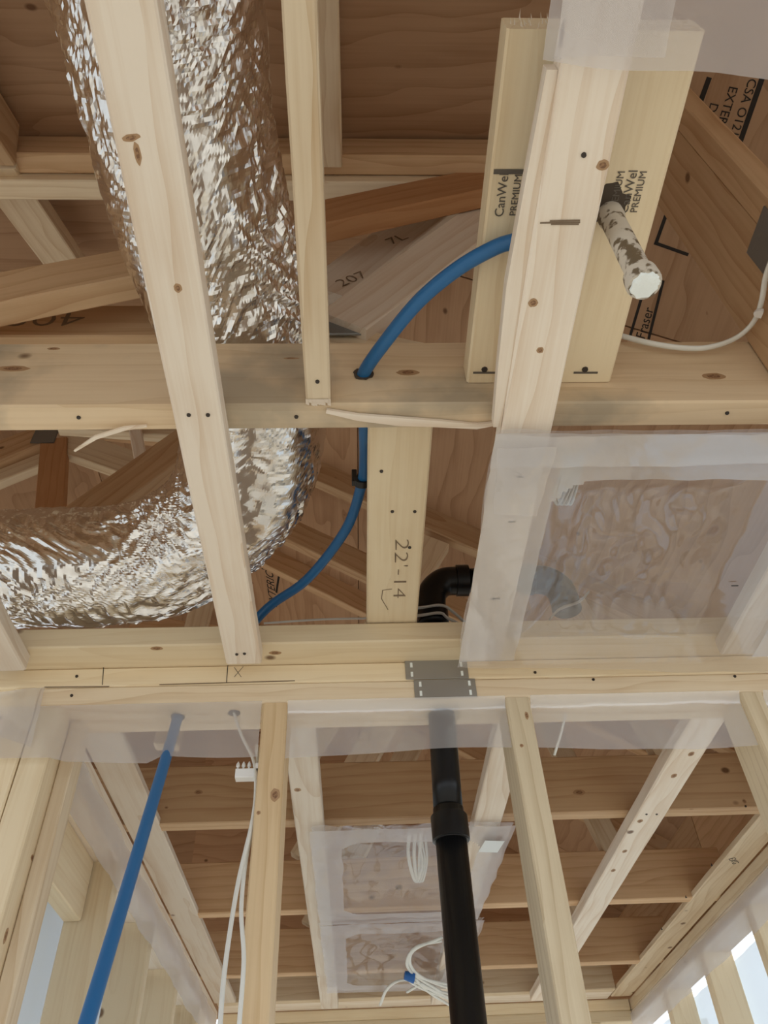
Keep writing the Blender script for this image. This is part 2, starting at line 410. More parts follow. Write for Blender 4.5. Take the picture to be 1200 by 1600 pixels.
text('stamp_lettering', 'EXTERIOR', S(424, 915), (0, -1, 0), -upr, .06, 'ink', roof)
stroke('stamp_frame', [[S(410, 888), S(437, 893), S(432, 925)]], .010, sn, 'ink', roof)
for i in range(4):  # eaves boards added to keep side daylight out of the attic
    y0 = YMIN+i*1.1; y1 = min(y0+1.096, YMAX)
    box('eave_blocking', 1.125, 1.163, y0, y1, .756, 1.115, 'bounce_wood', roof)
    box('eave_blocking', XMIN+.002, XMIN+.04, y0, y1, .756, 1.78, 'bounce_wood', roof)
# gable closing the far end, added with the eaves boards against daylight
gb = empty('wall_gable', (0, YMAX+.02, 1.4)); gb['kind'] = 'structure'
for i in range(3):
    x0 = XMIN+i*1.01; x1 = min(x0+1.01, XMAX)
    zt = lambda x: min(1.89-.65*x, 2.08-.22*x, 2.95+.65*x)+.012
    YG = YMAX+.003; c = Vector(((x0+x1)/2, YG, 1.2)); xs = sorted([x0, x1]+[k for k in (-1, -.442) if x0 < k < x1])
    pts = [(x0, .80), (x1, .80)]+[(x, zt(x)) for x in xs[::-1]]
    V = [Vector((x, YG, z))-c for x, z in pts]; V += [v+Vector((0, .012, 0)) for v in V]; n = len(pts)
    meshobj('sheathing_panel', V, [tuple(range(n)), tuple(range(n, 2*n))]+[(q, (q+1) % n, n+(q+1) % n, n+q) for q in range(n)], 'ply', Matrix.Translation(c), gb)

# ================================================================== TRUSSES
def pt(px, py, y): return at(px, py, y=y)
def truss(label, loc): 
    o = empty('roof_truss', loc); tag(o, label, 'roof truss', 'roof trusses spanning across the room'); return o
def web(t, a, b, y, wd=.089, mat='bounce_wood', name='web'):
    """web lying in the truss plane whose camera-side face is at y; a, b = centre line in pixels"""
    p, q = (at(*a, y=y) if len(a) == 2 else Vector((a[0], y, a[2]))), (at(*b, y=y) if len(b) == 2 else Vector((b[0], y, b[2])))
    p.y += .019; q.y += .019
    return board(name, p, q, wd, .038, mat, t, side=(0, 1, 0))
# T0: the near hip girder, whose bottom chord crosses the picture
T0 = truss('nearest roof truss, its blue-stained bottom chord crossing the whole picture under the flat top chord', (0, .587, ZB))
bc = box('bottom_chord', -2.6, 1.25, .568, .606, ZB, .885, 'stained', T0)
tc_ = box('top_chord', -1.6, .62, .568, .606, 1.525, 1.612, 'bounce_wood', T0)
box('top_chord_ply', -1.6, .60, .608, .646, 1.50, 1.56, 'spruce', T0)
web(T0, (480, 335), (800, 268), .600, mat='red')
web(T0, (-200, 485), (262, 398), .568, mat='bounce_wood')
web(T0, (505, 452), (820, 215), .700, mat='pale', name='brace')
web(T0, (535, 500), (880, 245), .640, mat='pale', name='brace')
br = board('brace', at(480, 512, y=.66)+Vector((0, .02, 0)), at(850, 592, y=.66)+Vector((0, .02, 0)), .06, .038, 'spruce', T0, side=(0, 1, 0))
gp = box('gusset_plate', at(505, 500, y=.562).x, at(572, 500, y=.562).x, .652, .654, at(540, 522, y=.652).z, at(540, 492, y=.652).z, 'dull', T0)
ch = board('scribed_chord', at(-350, 500, y=.65)+Vector((0, .019, 0)), at(262, 500, y=.65)+Vector((0, .019, 0)), .089, .038, 'bounce_wood', T0, side=(0, 1, 0))
text('pencil_mark', '408', at(70, 498, y=.65), (-1, 0, 0), (0, 0, -1), .055, 'pencil', ch, thin=-.0006, xs=1.5)
text('pencil_mark', '207', at(550, 437, y=.700)+Vector((0, -.001, 0)), (.78, 0, .62), (-.62, 0, .78), .036, 'pencil', T0, thin=-.0006, xs=1.2)
text('pencil_mark', '7L', at(620, 375, y=.700)+Vector((0, -.001, 0)), (.78, 0, .62), (-.62, 0, .78), .036, 'pencil', T0, thin=-.0004, xs=1.3)
nails_on(bc, [(123, 652), (463, 651)], z=ZB)
nails_on(bc, [(1136, 645)], z=ZB)
# long splinters torn off the underside of the chord
def splinter(parent, pts, wd, th, mat='pale'):
    V, F = [], []; P = [Vector(p) for p in pts]; c = P[0]
    for i, p in enumerate(P):
        T = (P[min(i+1, len(P)-1)]-P[max(i-1, 0)]).normalized(); s = T.cross(Vector((0, 0, 1))).normalized()
        k = wd*(1-.55*abs(2*i/(len(P)-1)-1))*(.85+.3*random.random())
        for a, b in ((-1, 0), (1, 0), (1, -1), (-1, -1)): V.append(p-c+s*a*k/2+Vector((0, 0, b*th)))
    for i in range(len(P)-1):
        for k in range(4): F.append((i*4+k, i*4+(k+1) % 4, i*4+4+(k+1) % 4, i*4+4+k))
    F += [(0, 1, 2, 3), tuple(len(P)*4-4+k for k in range(4))]
    D = (P[-1]-P[0]).normalized(); rm = Vector((1, 0, 0)).rotation_difference(D).to_matrix().to_4x4(); ri = rm.inverted(); V = [ri @ v for v in V]
    return meshobj('splinter', V, F, mat, Matrix.Translation(c) @ rm, parent)
splinter(bc, [at(x, y, z=ZB-.001) for x, y in ((510, 640), (560, 650), (620, 656), (690, 660), (745, 664), (772, 660))], .012, .004)
splinter(bc, [at(230, 664, z=ZB-.002), at(195, 668, z=.745), at(150, 682, z=.75), at(117, 703, z=.76)], .006, .003)

# T2, T3, T4: the trusses over the next room
def ztop(x): return 1.785-.65*x
tdat = [(1.714, 'bounce_wood', 'first truss beyond the wall, its knotty brown chord highest of those behind the studs'),
        (2.284, 'bounce_wood', 'roof truss in the middle of the next room, crossing behind the upper poly window patch'),
        (2.866, 'bounce_wood', 'roof truss nearest the far wall, crossing behind the lower poly window patch')]
TR = []
for y, mat, lab in tdat:
    t = truss(lab, (0, y+.019, ZB)); TR.append(t)
    b_ = box('bottom_chord', -.62, 1.05, y, y+.038, ZB, .888, mat, t)
    board('top_chord', (-1.0, y+.019, min(ztop(-1.0)-.2, 2.19)), (-.46, y+.019, 2.09), .089, .038, 'bounce_wood', t, side=(0, 1, 0))
    board('top_chord', (-.44, y+.019, ztop(-.44)+.06), (1.35, y+.019, ztop(1.35)+.06), .089, .038, 'bounce_wood', t, side=(0, 1, 0))
    board('web', (-.15, y+.019, .89), (.25, y+.019, 1.60), .089, .038, 'spruce', t, side=(0, 1, 0))
    board('web', (.75, y+.019, .89), (.62, y+.019, 1.36), .064, .038, 'spruce', t, side=(0, 1, 0))
nails_on(TR[0].children[0], [(1165, 1260)], y=1.714)
# intermediate jack over the wall, seen past the blue pipe
Tm = truss('sloping truss chord above the wall plate, second lit edge behind the blue pipe', (0, 1.90, 1.7))
board('top_chord', (-.44, 1.92, 1.98), (1.3, 1.92, .85), .089, .038, 'bounce_wood', Tm, side=(0, 1, 0))
board('web', (-.5, 1.92, 1.05), (-.44, 1.92, 1.90), .064, .038, 'spruce', Tm, side=(0, 1, 0))
# left: gable truss with a king post and steel peak plate
T1 = truss('small peaked truss at the left with a steel peak plate and dark king post', (-1.0, 1.72, 2.0))
yk = 1.70
kp = board('king_post', at(74, 830, y=yk)+Vector((0, .019, 0)), at(84, 685, y=yk)+Vector((0, .019, 0)), .085, .038, 'red', T1, side=(0, 1, 0))
board('top_chord', at(-60, 722, y=yk)+Vector((0, .03, 0)), at(66, 672, y=yk)+Vector((0, .03, 0)), .10, .038, 'bounce_wood', T1, side=(0, 1, 0))
board('top_chord', at(-60, 748, y=yk)+Vector((0, .06, 0)), at(66, 698, y=yk)+Vector((0, .06, 0)), .055, .038, 'spruce', T1, side=(0, 1, 0))
board('top_chord', at(98, 682, y=yk)+Vector((0, .03, 0)), at(300, 752, y=yk)+Vector((0, .03, 0)), .11, .038, 'spruce', T1, side=(0, 1, 0))
a_, b_ = at(47, 692, y=yk-.003), at(94, 668, y=yk-.003)
box('gusset_plate', a_.x, b_.x, yk-.004, yk-.001, a_.z, b_.z+.03, 'dull', T1)
T5 = truss('dark diagonal truss web rising to the right above the foil elbow', (-.6, 1.10, 1.1))
board('web', at(118, 812, y=1.15)+Vector((0, .019, 0)), at(330, 660, y=1.15)+Vector((0, .019, 0)), .085, .050, 'bounce_wood', T5, side=(0, 1, 0))
board('brace', at(206, 640, y=1.32), at(224, 740, y=1.32), .03, .05, 'pale', T5, side=(0, 1, 0))
board('brace', at(95, 668, y=1.35), at(300, 682, y=1.35), .035, .03, 'spruce', T5, side=(0, 1, 0))
# jack rafters running towards the camera from T0 and beyond it
def rafter(px, py, label, x=None, y1=-.55, mat='bounce_wood'):
    p = at(px, py, y=.560); X = p.x
    o = board('jack_rafter', (X, .560, 1.545), (X, y1, 1.545-.65*(.56-y1)), .038, .089, mat, None, side=(0, 0, 1))
    tag(o, label, 'rafter', 'jack rafters below the hip sheathing'); return o
rafter(20, 215, 'brown jack rafter in the top left corner, left of the foil duct')
rafter(519, 228, 'narrow jack rafter just right of the end-nailed blocking board', mat='spruce')
o = board('hip_rafter', atp(-10, 250, 1.15, 0, .65), atp(118, 432, 1.15, 0, .65), .085, .038, 'spruce', None, side=(0, 0, 1))
tag(o, 'pale sloping rafter behind the left truss web, sheathing on both sides', 'rafter')
# vertical framing at the right border: a post with a panel behind it and a steel plate
rj = empty('end_post', (.546, .45, .775)); tag(rj, 'vertical post and panel at the right border, steel plate and cable clip on its face', 'post')
box('post', .527, .565, .404, .442, .775, 1.49, 'bounce_wood', rj)
box('panel', .530, .545, .443, .566, .775, 1.53, 'bounce_wood', rj, ch=.001)
box('gusset_plate', .5245, .5268, .415, .478, .885, .955, 'dull', rj, ch=.0005)

# the flat blocking on T0
wx0, wx1 = .143, .323
wb = box('flat_blocking', wx0, wx1, .185, .567, .792, .830, 'yellow'); tag(wb, 'wide flat stamped board behind the splintered strap, old pipe through its hole', 'board')
for px, py in ((757, 577), (914, 577)): nail(wb, at(px, py, z=.792), r=.004)
def stamp(s, px, py, size, mat='inkb'): text('stamp_lettering', s, at(px, py, z=.792), (0, -1, 0), (-1, 0, 0), size, mat, wb)
for q, px in enumerate((784, 806, 826)): stamp(('CanWel', 'PREMIUM')[q % 2], px, 305, (.0135, .0105)[q % 2])
for q, px in enumerate((964, 982, 998)): stamp(('PREMIUM', 'CanWel')[q % 2], px, 300, (.0105, .0135)[q % 2])
for px in (757, 914): stroke('stamp_frame', [[at(px-16, 582, z=.792), at(px+18, 582, z=.792)]], .003, (0, 0, -1), 'inkb', wb)
stroke('stamp_frame', [[at(775, 268, z=.792), at(828, 268, z=.792)]], .005, (0, 0, -1), 'inkb', wb)
def blob(name, c, rx, ry, mat, parent, n=22, h=.0005, seed=3):
    r_ = random.Random(seed); V = [Vector((cos(2*pi*k/n)*rx*(.7+.5*r_.random()), sin(2*pi*k/n)*ry*(.7+.5*r_.random()), -h)) for k in range(n)]
    V += [Vector((v.x, v.y, .0)) for v in V]
    return meshobj(name, V, [tuple(range(n)), tuple(range(n, 2*n))]+[(q, (q+1) % n, n+(q+1) % n, n+q) for q in range(n)], mat, Matrix.Translation(c), parent)
blob('grime_stain', at(953, 322, z=.792), .020, .022, 'grime', wb)
def knot(parent, p, nrm, rx, ry, ax=(1, 0, 0), seed=1):
    """a knot: dark heart in a brown ring, flush with the face"""
    Z = Vector(nrm); X = Vector(ax); Y = Z.cross(X); r_ = random.Random(seed*7+3)
    for nm, k, mt, h in (('knot', 1.0, 'knotring', .0003), ('knot', .55, 'knotheart', .0006)):
        n = 16; V = [X*cos(2*pi*i/n)*rx*k*(.9+.2*r_.random())+Y*sin(2*pi*i/n)*ry*k*(.9+.2*r_.random()) for i in range(n)]
        V2 = [v+Z*h for v in V]
        meshobj(nm, V+V2, [tuple(range(n)), tuple(range(n, 2*n))]+[(i, (i+1) % n, n+(i+1) % n, n+i) for i in range(n)], mt, Matrix.Translation(p), parent)
# fuzzy saw-cut end
V, F = [], []
for k in range(60):
    x = wx0+.005+(wx1-wx0-.01)*random.random(); z = .794+.034*random.random(); i = len(V)
    V += [Vector((x, .186, z)), Vector((x+.0015, .186, z)), Vector((x+(random.random()-.5)*.004, .186-.003-.006*random.random(), z+.002))]; F.append((i, i+1, i+2))
c0 = V[0].copy(); fz = meshobj('saw_fuzz', [v-c0 for v in V], F, 'pale', Matrix.Translation(c0), wb); fz['kind'] = 'stuff'
# end-nailed blocking (second lit board from the left)
sx0, sx1 = at(478, 630, z=ZB).x, at(517, 630, z=ZB).x
eb = box('end_nailed_blocking', sx0, sx1, -.30, .566, ZB, ZB+.038, 'spruce', seg=10, rough=.0008); tag(eb, 'narrow pale board right of the foil duct, its chipped end nailed to the stained chord', 'board')
nails_on(eb, [(496, 596)], z=ZB)
V, F = [], []
for k in range(9):
    x = sx0+.002+(sx1-sx0-.004)*k/8; i = len(V); ln = .004+.006*random.random()
    V += [Vector((x-.002, .560, ZB-.001)), Vector((x+.002, .560, ZB-.001)), Vector((x+.002, .560+ln, ZB-.0035)), Vector((x-.002, .560+ln*.8, ZB-.003))]; F.append((i, i+1, i+2, i+3))
c0 = V[0].copy(); meshobj('splinter', [v-c0 for v in V], F, 'pale', Matrix.Translation(c0), eb)
# centre board between truss and nailer
cb = box('bridging_board', .022, .106, .608, 1.10, .792, .830, 'yellow'); tag(cb, 'wide pale board with pencilled numbers, between the blue pipe and the poly sheet', 'board')
text('pencil_mark', "22'-14", at(625, 890, z=.792), (0, 1, 0), (1, 0, 0), .030, 'pencil', cb, thin=-.0006, xs=1.9)
stroke('pencil_mark', [[at(606, 952, z=.792), at(596, 935, z=.792), at(598, 922, z=.792), at(612, 920, z=.792)]], .0012, (0, 0, -1), 'pencil', cb)
nails_on(cb, [(596, 736), (648, 799), (613, 799), (640, 855)], z=.792)

# ================================================================== STRAPPING (nailed below the trusses)
def strap(x0, x1, y0, y1, label, mat='pale', nl=(), **kw):
    o = box('ceiling_strap', x0, x1, y0, y1, ZS, ZB-.0005, mat, seg=14, rough=.0010, **kw); tag(o, label, 'strap', 'ceiling strapping nailed below the trusses')
    nails_on(o, nl, z=ZS); return o
strap(-.204, -.148, -.35, 1.060, 'wide pale strap crossing in front of the foil duct', nl=[(295, 648), (325, 648), (382, 1021), (370, 1022)])
s3 = strap(.179, .239, -.30, 1.060, 'splintered knotty strap running under the stamped board and the poly sheet', nl=[(812, 742), (770, 935), (912, 242)])
splinter(s3, [(.174, .20, ZS+.022), (.173, .30, ZS+.020), (.171, .40, ZS+.020), (.172, .50, ZS+.020), (.174, .585, ZS+.021)], .022, .016)
stroke('pencil_mark', [[at(845, 348, z=ZS), at(905, 347, z=ZS)], [at(860, 345, z=ZS), at(905, 344, z=ZS)], [at(862, 350, z=ZS), at(903, 350, z=ZS)]], .0016, (0, 0, -1), 'pencil', s3)
strap(-.583, -.521, -.30, 1.066, 'strap end at the left border above the corner post')
strap(.600, .660, -.30, 1.060, 'strap under the right edge of the large poly sheet')
strap(-.131, -.070, 1.193, 3.19, 'strap in the next room at the left edge of the poly window patches')
strap(.258, .318, 1.193, 3.19, 'strap in the next room behind the black pipe, between patch and long stud')
strap(.614, .680, 1.193, 3.19, 'knotty strap in the next room crossing alone to the right of the long stud', nl=[(1010, 1272), (1026, 1272)])

# ================================================================== THE MIDDLE WALL
YP0, YP1 = 1.107, 1.191
nl_ = box('wall_nailer', -.545, 1.25, 1.048, 1.112, ZB, .790, 'yellow'); tag(nl_, 'pale nailer lying on top of the wall plates, overhanging towards the camera', 'beam')
up_ = box('top_plate', -.80, 1.25, YP0, YP1, .7157, ZB-.0003, 'yellow'); tag(up_, 'upper of the two stacked top plates, with pencil joint lines and upper steel guard', 'beam')
lp_ = box('top_plate', -.505, 1.25, YP0, YP1, .679, .7153, 'spruce'); tag(lp_, 'lower of the two stacked top plates, drilled for the pipes and cables', 'beam')
for px, a, b in ((162, 1042, 1070), (356, 1040, 1066)):
    p, q = at(px, a, y=YP0), at(px-2, b, y=YP0); stroke('pencil_mark', [[p, q]], .0012, (0, -1, 0), 'ink', up_)
stroke('pencil_mark', [[at(366, 1043, y=YP0), at(377, 1058, y=YP0)], [at(380, 1042, y=YP0), at(366, 1058, y=YP0)]], .0008, (0, -1, 0), 'inkb', up_)
nails_on(up_, [(120, 1057), (836, 1051)], y=YP0)
nails_on(lp_, [(112, 1087), (1148, 1057), (927, 1062)], y=YP0)
# bark strips along the plate edge
for a, b in (((70, 1074), (170, 1073)), ((250, 1070), (460, 1064))):
    stroke('bark_edge', [[at(a[0], a[1], y=YP0), at(b[0], b[1], y=YP0)]], .0018, (0, -1, 0), 'pencil', lp_)
def guard(x0, y0, x1, y1, label):
    a, b = at(x0, y1, y=YP0-.0012), at(x1, y0, y=YP0-.0012); z0, z1 = (.716, .752) if y0 < 1040 else (.6795, .7145)
    o = box('nail_guard', a.x, b.x, YP0-.0022, YP0-.0006, z0, z1, 'steel', ch=.0004); tag(o, label, 'steel plate', 'steel nail guards over the drilled plates')
    for fx in (.1, .9):
        for fz_ in (.25, .75):
            x = a.x+(b.x-a.x)*fx; z = z0+(z1-z0)*fz_; box('prong_slot', x-.002, x+.002, YP0-.0032, YP0-.0022, z-.0045, z+.0045, 'plaster', o, ch=.0003)
    return o
guard(634, 1025, 728, 1057, 'upper grey steel nail guard on the top plate, mostly left of the pipe')
guard(648, 1055, 741, 1085, 'lower grey steel nail guard, directly above the black pipe')

def stud(x0, x1, label, mat, z1=.6788, parent=None, y0=YP0, y1=YP1, **kw):
    o = box('wall_stud', x0, x1, y0, y1, FLOOR+.038, z1, mat, parent, seg=24, rough=.0009, **kw)
    if label: tag(o, label, 'stud', 'studs of the middle wall')
    return o
stud(-.147, -.108, 'golden stud with a swirling knot, white cables hanging beside it', 'gold')
stud(.245, .284, 'rough weathered stud right of the black pipe', 'rough')
stud(.632, .670, 'stud in the right corner, leaning out of the frame edge', 'rough')
stud(-.505, -.463, 'inner corner-post stud at the left, its knotty side facing right', 'yellow', y1=YP1-.0)
stud(-.548, -.507, 'outer corner-post stud at the left border, facing the camera', 'yellow', z1=.715)
o = box('wall_stud', -.4625, -.440, 1.150, 1.191, FLOOR+.038, .6788, 'spruce', seg=12, rough=.0008); tag(o, 'thin stud strip behind the knotty side of the left corner post', 'stud', 'studs of the middle wall')
o = box('sole_plate', -.80, 1.25, YP0, YP1, FLOOR, FLOOR+.038, 'yellow'); tag(o, 'sole plate under the studs of the middle wall', 'beam')

# ================================================================== ROOM BEYOND: left, right, far walls
wl = empty('wall_left', (-.55, 2.2, FLOOR)); wl['kind'] = 'structure'
box('nailer', -.508, -.432, 1.193, 3.19, ZB-.001, .768, 'pale', wl)
box('top_plate', -.597, -.510, 1.193, 3.30, .7157, ZB-.001, 'pale', wl)
box('top_plate', -.597, -.510, 1.193, 3.30, .679, .7153, 'pale', wl)
for y in (1.32, 1.725, 2.11, 2.50, 2.89, 3.24):
    box('stud', -.597, -.510, y, y+.038, FLOOR+.038, .6788, 'yellow', wl)
box('header', -.597, -.560, 1.362, 1.72, .56, .6788, 'yellow', wl)
box('sole_plate', -.597, -.510, 1.193, 3.30, FLOOR, FLOOR+.038, 'yellow', wl)
text('stamp_lettering', 'SPRUCE', (-.553, 2.109, .44), (1, 0, 0), (0, 0, 1), .022, 'teal', wl)
wr = empty('wall_right', (1.05, 2.2, FLOOR)); wr['kind'] = 'structure'
nr = box('nailer', .935, 1.011, 1.193, 3.30, ZB-.001, .768, 'spruce', wr, seg=12, rough=.0012)
box('top_plate', 1.013, 1.100, 1.193, 3.40, .7157, ZB-.001, 'spruce', wr)
box('top_plate', 1.013, 1.100, 1.193, 3.40, .679, .7153, 'pale', wr)
for px, py in ((1168, 1405), (1095, 1478), (1040, 1545)):
    y = at(px, py, x=1.013).y
    box('stud', 1.013, 1.100, y, y+.038, FLOOR+.038, .6788, 'yellow', wr)
box('sole_plate', 1.013, 1.100, 1.193, 3.40, FLOOR, FLOOR+.038, 'yellow', wr)
text('stamp_lettering', 'EXG', at(1146, 1345, z=ZB-.001), (.55, .83, 0), (.83, -.55, 0), .024, 'inkb', wr)
for px, py in ((1100, 1340), (1060, 1390), (1022, 1440)):
    nail(wr, at(px+12, py+12, z=ZB-.001))
wk = empty('wall_far', (.2, 3.4, FLOOR)); wk['kind'] = 'structure'
box('nailer', -.50, .93, 3.20, 3.238, ZB, .885, 'spruce', wk)
box('top_plate', -.50, 1.01, 3.34, 3.427, .7157, ZB, 'yellow', wk)
box('top_plate', -.50, 1.01, 3.34, 3.427, .679, .7153, 'yellow', wk)
for i in range(5):
    x = -.35+i*.4; box('stud', x, x+.038, 3.34, 3.427, FLOOR+.038, .6788, 'yellow', wk)
box('sole_plate', -.50, 1.01, 3.34, 3.427, FLOOR, FLOOR+.038, 'yellow', wk)
box('nailer_lip', -.50, .93, 3.238, 3.338, ZB+.001, .790, 'pale', wk)

# ================================================================== FOIL DUCT
def duct(name, path, R, label, seed, nL=520, nA=200):
    P = [Vector(p) for p in path]; E_ = [P[0]*2-P[1]]+P+[P[-1]*2-P[-2]]; Q = []
    K = 24
    for i in range(1, len(E_)-2):
        for k in range(K):
            t = k/K; a, b, c, d = E_[i-1], E_[i], E_[i+1], E_[i+2]
            Q.append(.5*((2*b)+(c-a)*t+(2*a-5*b+4*c-d)*t*t+(3*b-a-3*c+d)*t**3))
    Q.append(P[-1])
    L_ = [0]
    for i in range(1, len(Q)): L_.append(L_[-1]+(Q[i]-Q[i-1]).length)
    tot = L_[-1]; V, F = [], []; nprev = None; j = 0
    for i in range(nL+1):
        s = tot*i/nL
        while j < len(L_)-2 and L_[j+1] < s: j += 1
        t = (s-L_[j])/(L_[j+1]-L_[j]); p = Q[j].lerp(Q[j+1], t)
        T = (Q[min(j+2, len(Q)-1)]-Q[max(j-1, 0)]).normalized()
        if nprev is None: nprev = T.cross(Vector((0, 0, 1))).normalized()
        n1 = (nprev-T*nprev.dot(T)).normalized(); n2 = T.cross(n1); nprev = n1
        for k in range(nA):
            a = 2*pi*k/nA; ca, sa = cos(a), sin(a)
            # crumples run round the duct, broken and irregular
            c3 = Vector((ca*R, sa*R, s))
            big = noise.noise(Vector((ca*1.3+seed, sa*1.3, s*5)))*.010
            wp = noise.noise(Vector((ca*1.5, sa*1.5, s*5)))*3.5; wr = noise.noise(Vector((ca*1.5+s*11, sa*1.5+seed-s*8, s*25+wp)))
            w2 = noise.noise(Vector((ca*3.4+seed+s*21, sa*3.4+s*17, s*44+wp*2)))
            w3 = noise.noise(Vector((ca*3-s*31, sa*3+s*37, s*80+seed)))
            smooth_patch = min(1, max(.0, .5+2.2*noise.noise(Vector((ca*1.3+3, sa*1.3+seed, s*4)))))
            d = big+abs(wr)*-.011*(.35+.65*smooth_patch)+(abs(w2)*-.0105+abs(w3)*-.0030)*(.30+.70*smooth_patch)
            r = R*(1-.11*min(1, max(0, (s-1.25)/.3)))+d+.004
            V.append(p+n1*ca*r+n2*sa*r)
    for i in range(nL):
        for k in range(nA): F.append((i*nA+k, i*nA+(k+1) % nA, (i+1)*nA+(k+1) % nA, (i+1)*nA+k))
    c = V[0].copy()
    me = bpy.data.meshes.new(name); me.from_pydata([tuple(v-c) for v in V], [], F); me.materials.append(M['foil']); me.update()
    o = bpy.data.objects.new(name, me); col.objects.link(o); put(o, Matrix.Translation(c))
    return tag(o, label, 'duct')
duct('foil_duct', [(-.225, -.35, 1.015), (-.215, .0, 1.020), (-.205, .25, 1.022), (-.190, .45, 1.015), (-.162, .62, 1.010), (-.152, .76, .998), (-.185, .90, .965), (-.27, .99, .935), (-.39, 1.030, .916), (-.62, 1.035, .912), (-.90, 1.03, .92), (-1.3, 1.02, .95)], .113,
     'crinkled silver foil flex duct crossing above the stained chord and bending off to the left', 1.7)

# ================================================================== PIPES AND CABLES
pex = tube('pex_pipe', [(.205, .10, .772), (.208, .25, .772), (.206, .33, .770), at(828, 366, z=.769), at(775, 386, z=.776), at(715, 420, z=.785), at(655, 470, z=.794), at(605, 530, z=.803), (.016, .568, .812), (.018, .60, .815), (.018, .65, .820), at(570, 720, y=.755), at(565, 757, y=.82), at(540, 828, y=.925), at(480, 905, y=1.04), at(418, 950, y=1.115), (-.22, 1.150, .812), (-.272, 1.150, .785), (-.288, 1.147, .74), (-.288, 1.144, .68), at(210, 1350, y=1.015), at(135, 1600, y=.90), at(90, 1750, y=.86)], .0083, 'blue', n=16)
tag(pex, 'blue plastic water pipe arching from the stamped board, through the chord and down the wall', 'pipe')
cp = at(566, 752, y=.81)
cl = lathe('pipe_clip', cp-Vector((.0, .0055, -.001)), (0, 1, -.15), [(0, .0095), (.011, .0095), (.011, .0125), (0, .0125)], 'clip'); tag(cl, 'small black clip gripping the blue pipe beside the pencilled board', 'clip')
box('clip_stem', cp.x-.016, cp.x-.008, cp.y-.005, cp.y+.005, cp.z-.005, cp.z+.022, 'clip', cl, ch=.001)
lathe('pipe_hole', (.016, .5675, .812), (0, -1, 0), [(0, .0125), (.0008, .0125)], 'grime', bc, n=18, jag=.25)
lathe('drilled_hole', (-.288, 1.144, .679), (0, 0, -1), [(0, .0115), (.0006, .0115)], 'grime', lp_, n=18)
hc = at(366, 1114, z=.679); lathe('drilled_hole', hc, (0, 0, -1), [(0, .010), (.0006, .010)], 'grime', lp_, n=18)

# black drain pipe with its elbows
dp = empty('drain_pipe', (.145, 1.152, .7)); tag(dp, 'tall black drain pipe standing in the wall, elbowed over the plates', 'pipe')
R_ = .0232
px_ = .145; bot = Vector((.137, 1.150, -1.2)); c1 = at(700, 1262, y=1.150)
tube('pipe_length', [(px_, 1.152, .86), (.144, 1.152, .68), (c1.x, 1.150, c1.z)], R_*.96, 'abs', dp, n=28, res=4)
tube('pipe_length', [(c1.x, 1.150, c1.z-.002), bot], R_, 'abs', dp, n=28)
zc0 = at(700, 1302, y=1.150-.028).z; zc1 = at(700, 1262, y=1.150-.028).z
lathe('coupling', (c1.x, 1.150, zc0), (0, 0, 1), [(0, .0265), (.001, .0278), (zc1-zc0-.002, .0278), (zc1-zc0, .0265)], 'abs', dp, n=32)
lathe('coupling_lip', (c1.x, 1.150, zc0-.001), (0, 0, 1), [(0, .0258), (.002, .0258)], 'clip', dp, n=32)
ze = .965; zx = .158
tube('elbow', [(px_, 1.152, .855), (px_, 1.152, .905), (px_+.006, 1.152, .938), (px_+.028, 1.152, ze-.004), (px_+.058, 1.152, ze)], .0275, 'abs', dp, n=28, res=6)
lathe('coupling', (px_, 1.152, .862), (0, 0, 1), [(0, .0295), (.03, .0305), (.031, .028)], 'abs', dp, n=32)
lathe('coupling', (px_+.052, 1.152, ze), (1, 0, 0), [(0, .028), (.001, .0305), (.024, .0305), (.025, .028)], 'abs', dp, n=32)
tube('pipe_length', [(px_+.07, 1.152, ze), (.345, 1.152, ze)], R_, 'abs', dp, n=28)
lathe('coupling', (.322, 1.152, ze), (1, 0, 0), [(0, .028), (.001, .0305), (.024, .0305), (.025, .028)], 'abs', dp, n=32)
tube('elbow', [(.340, 1.152, ze), (.372, 1.152, ze-.004), (.393, 1.152, ze-.024), (.398, 1.152, ze-.055), (.398, 1.152, ze-.075)], .0275, 'abs', dp, n=28, res=6)
blob('bark_rim', (px_, 1.152, .6788), .034, .034, 'rough', lp_, n=26, h=.003, seed=9)

# old painted supply stub hanging out of the flat board
gx, gy = at(953, 335, z=.79).x, at(953, 335, z=.79).y
e2 = at(1005, 440, y=gy)
op = empty('pipe_stub', (gx, gy, .79)); tag(op, 'old paint-spattered pipe stub with a chipped white end poking out of the stamped board', 'pipe')
ax = (Vector((e2.x, gy, e2.z))-Vector((gx, gy, .792))); L0 = ax.length
lathe('pipe_length', (gx, gy, .792), ax, [(0, .0135), (.012, .0138), (.014, .0122), (L0-.012, .0122)], 'paint', op, n=24)
lathe('end_cap', Vector((gx, gy, .792))+ax.normalized()*(L0-.014), ax, [(0, .0125), (.003, .0158), (.016, .0165), (.020, .0150)], 'paint', op, n=24)
lathe('plaster_plug', Vector((gx, gy, .792))+ax.normalized()*(L0+.005), ax, [(0, .0130), (.003, .0120), (.004, .006), (.0035, .001)], 'plaster', op, n=22, jag=.35)

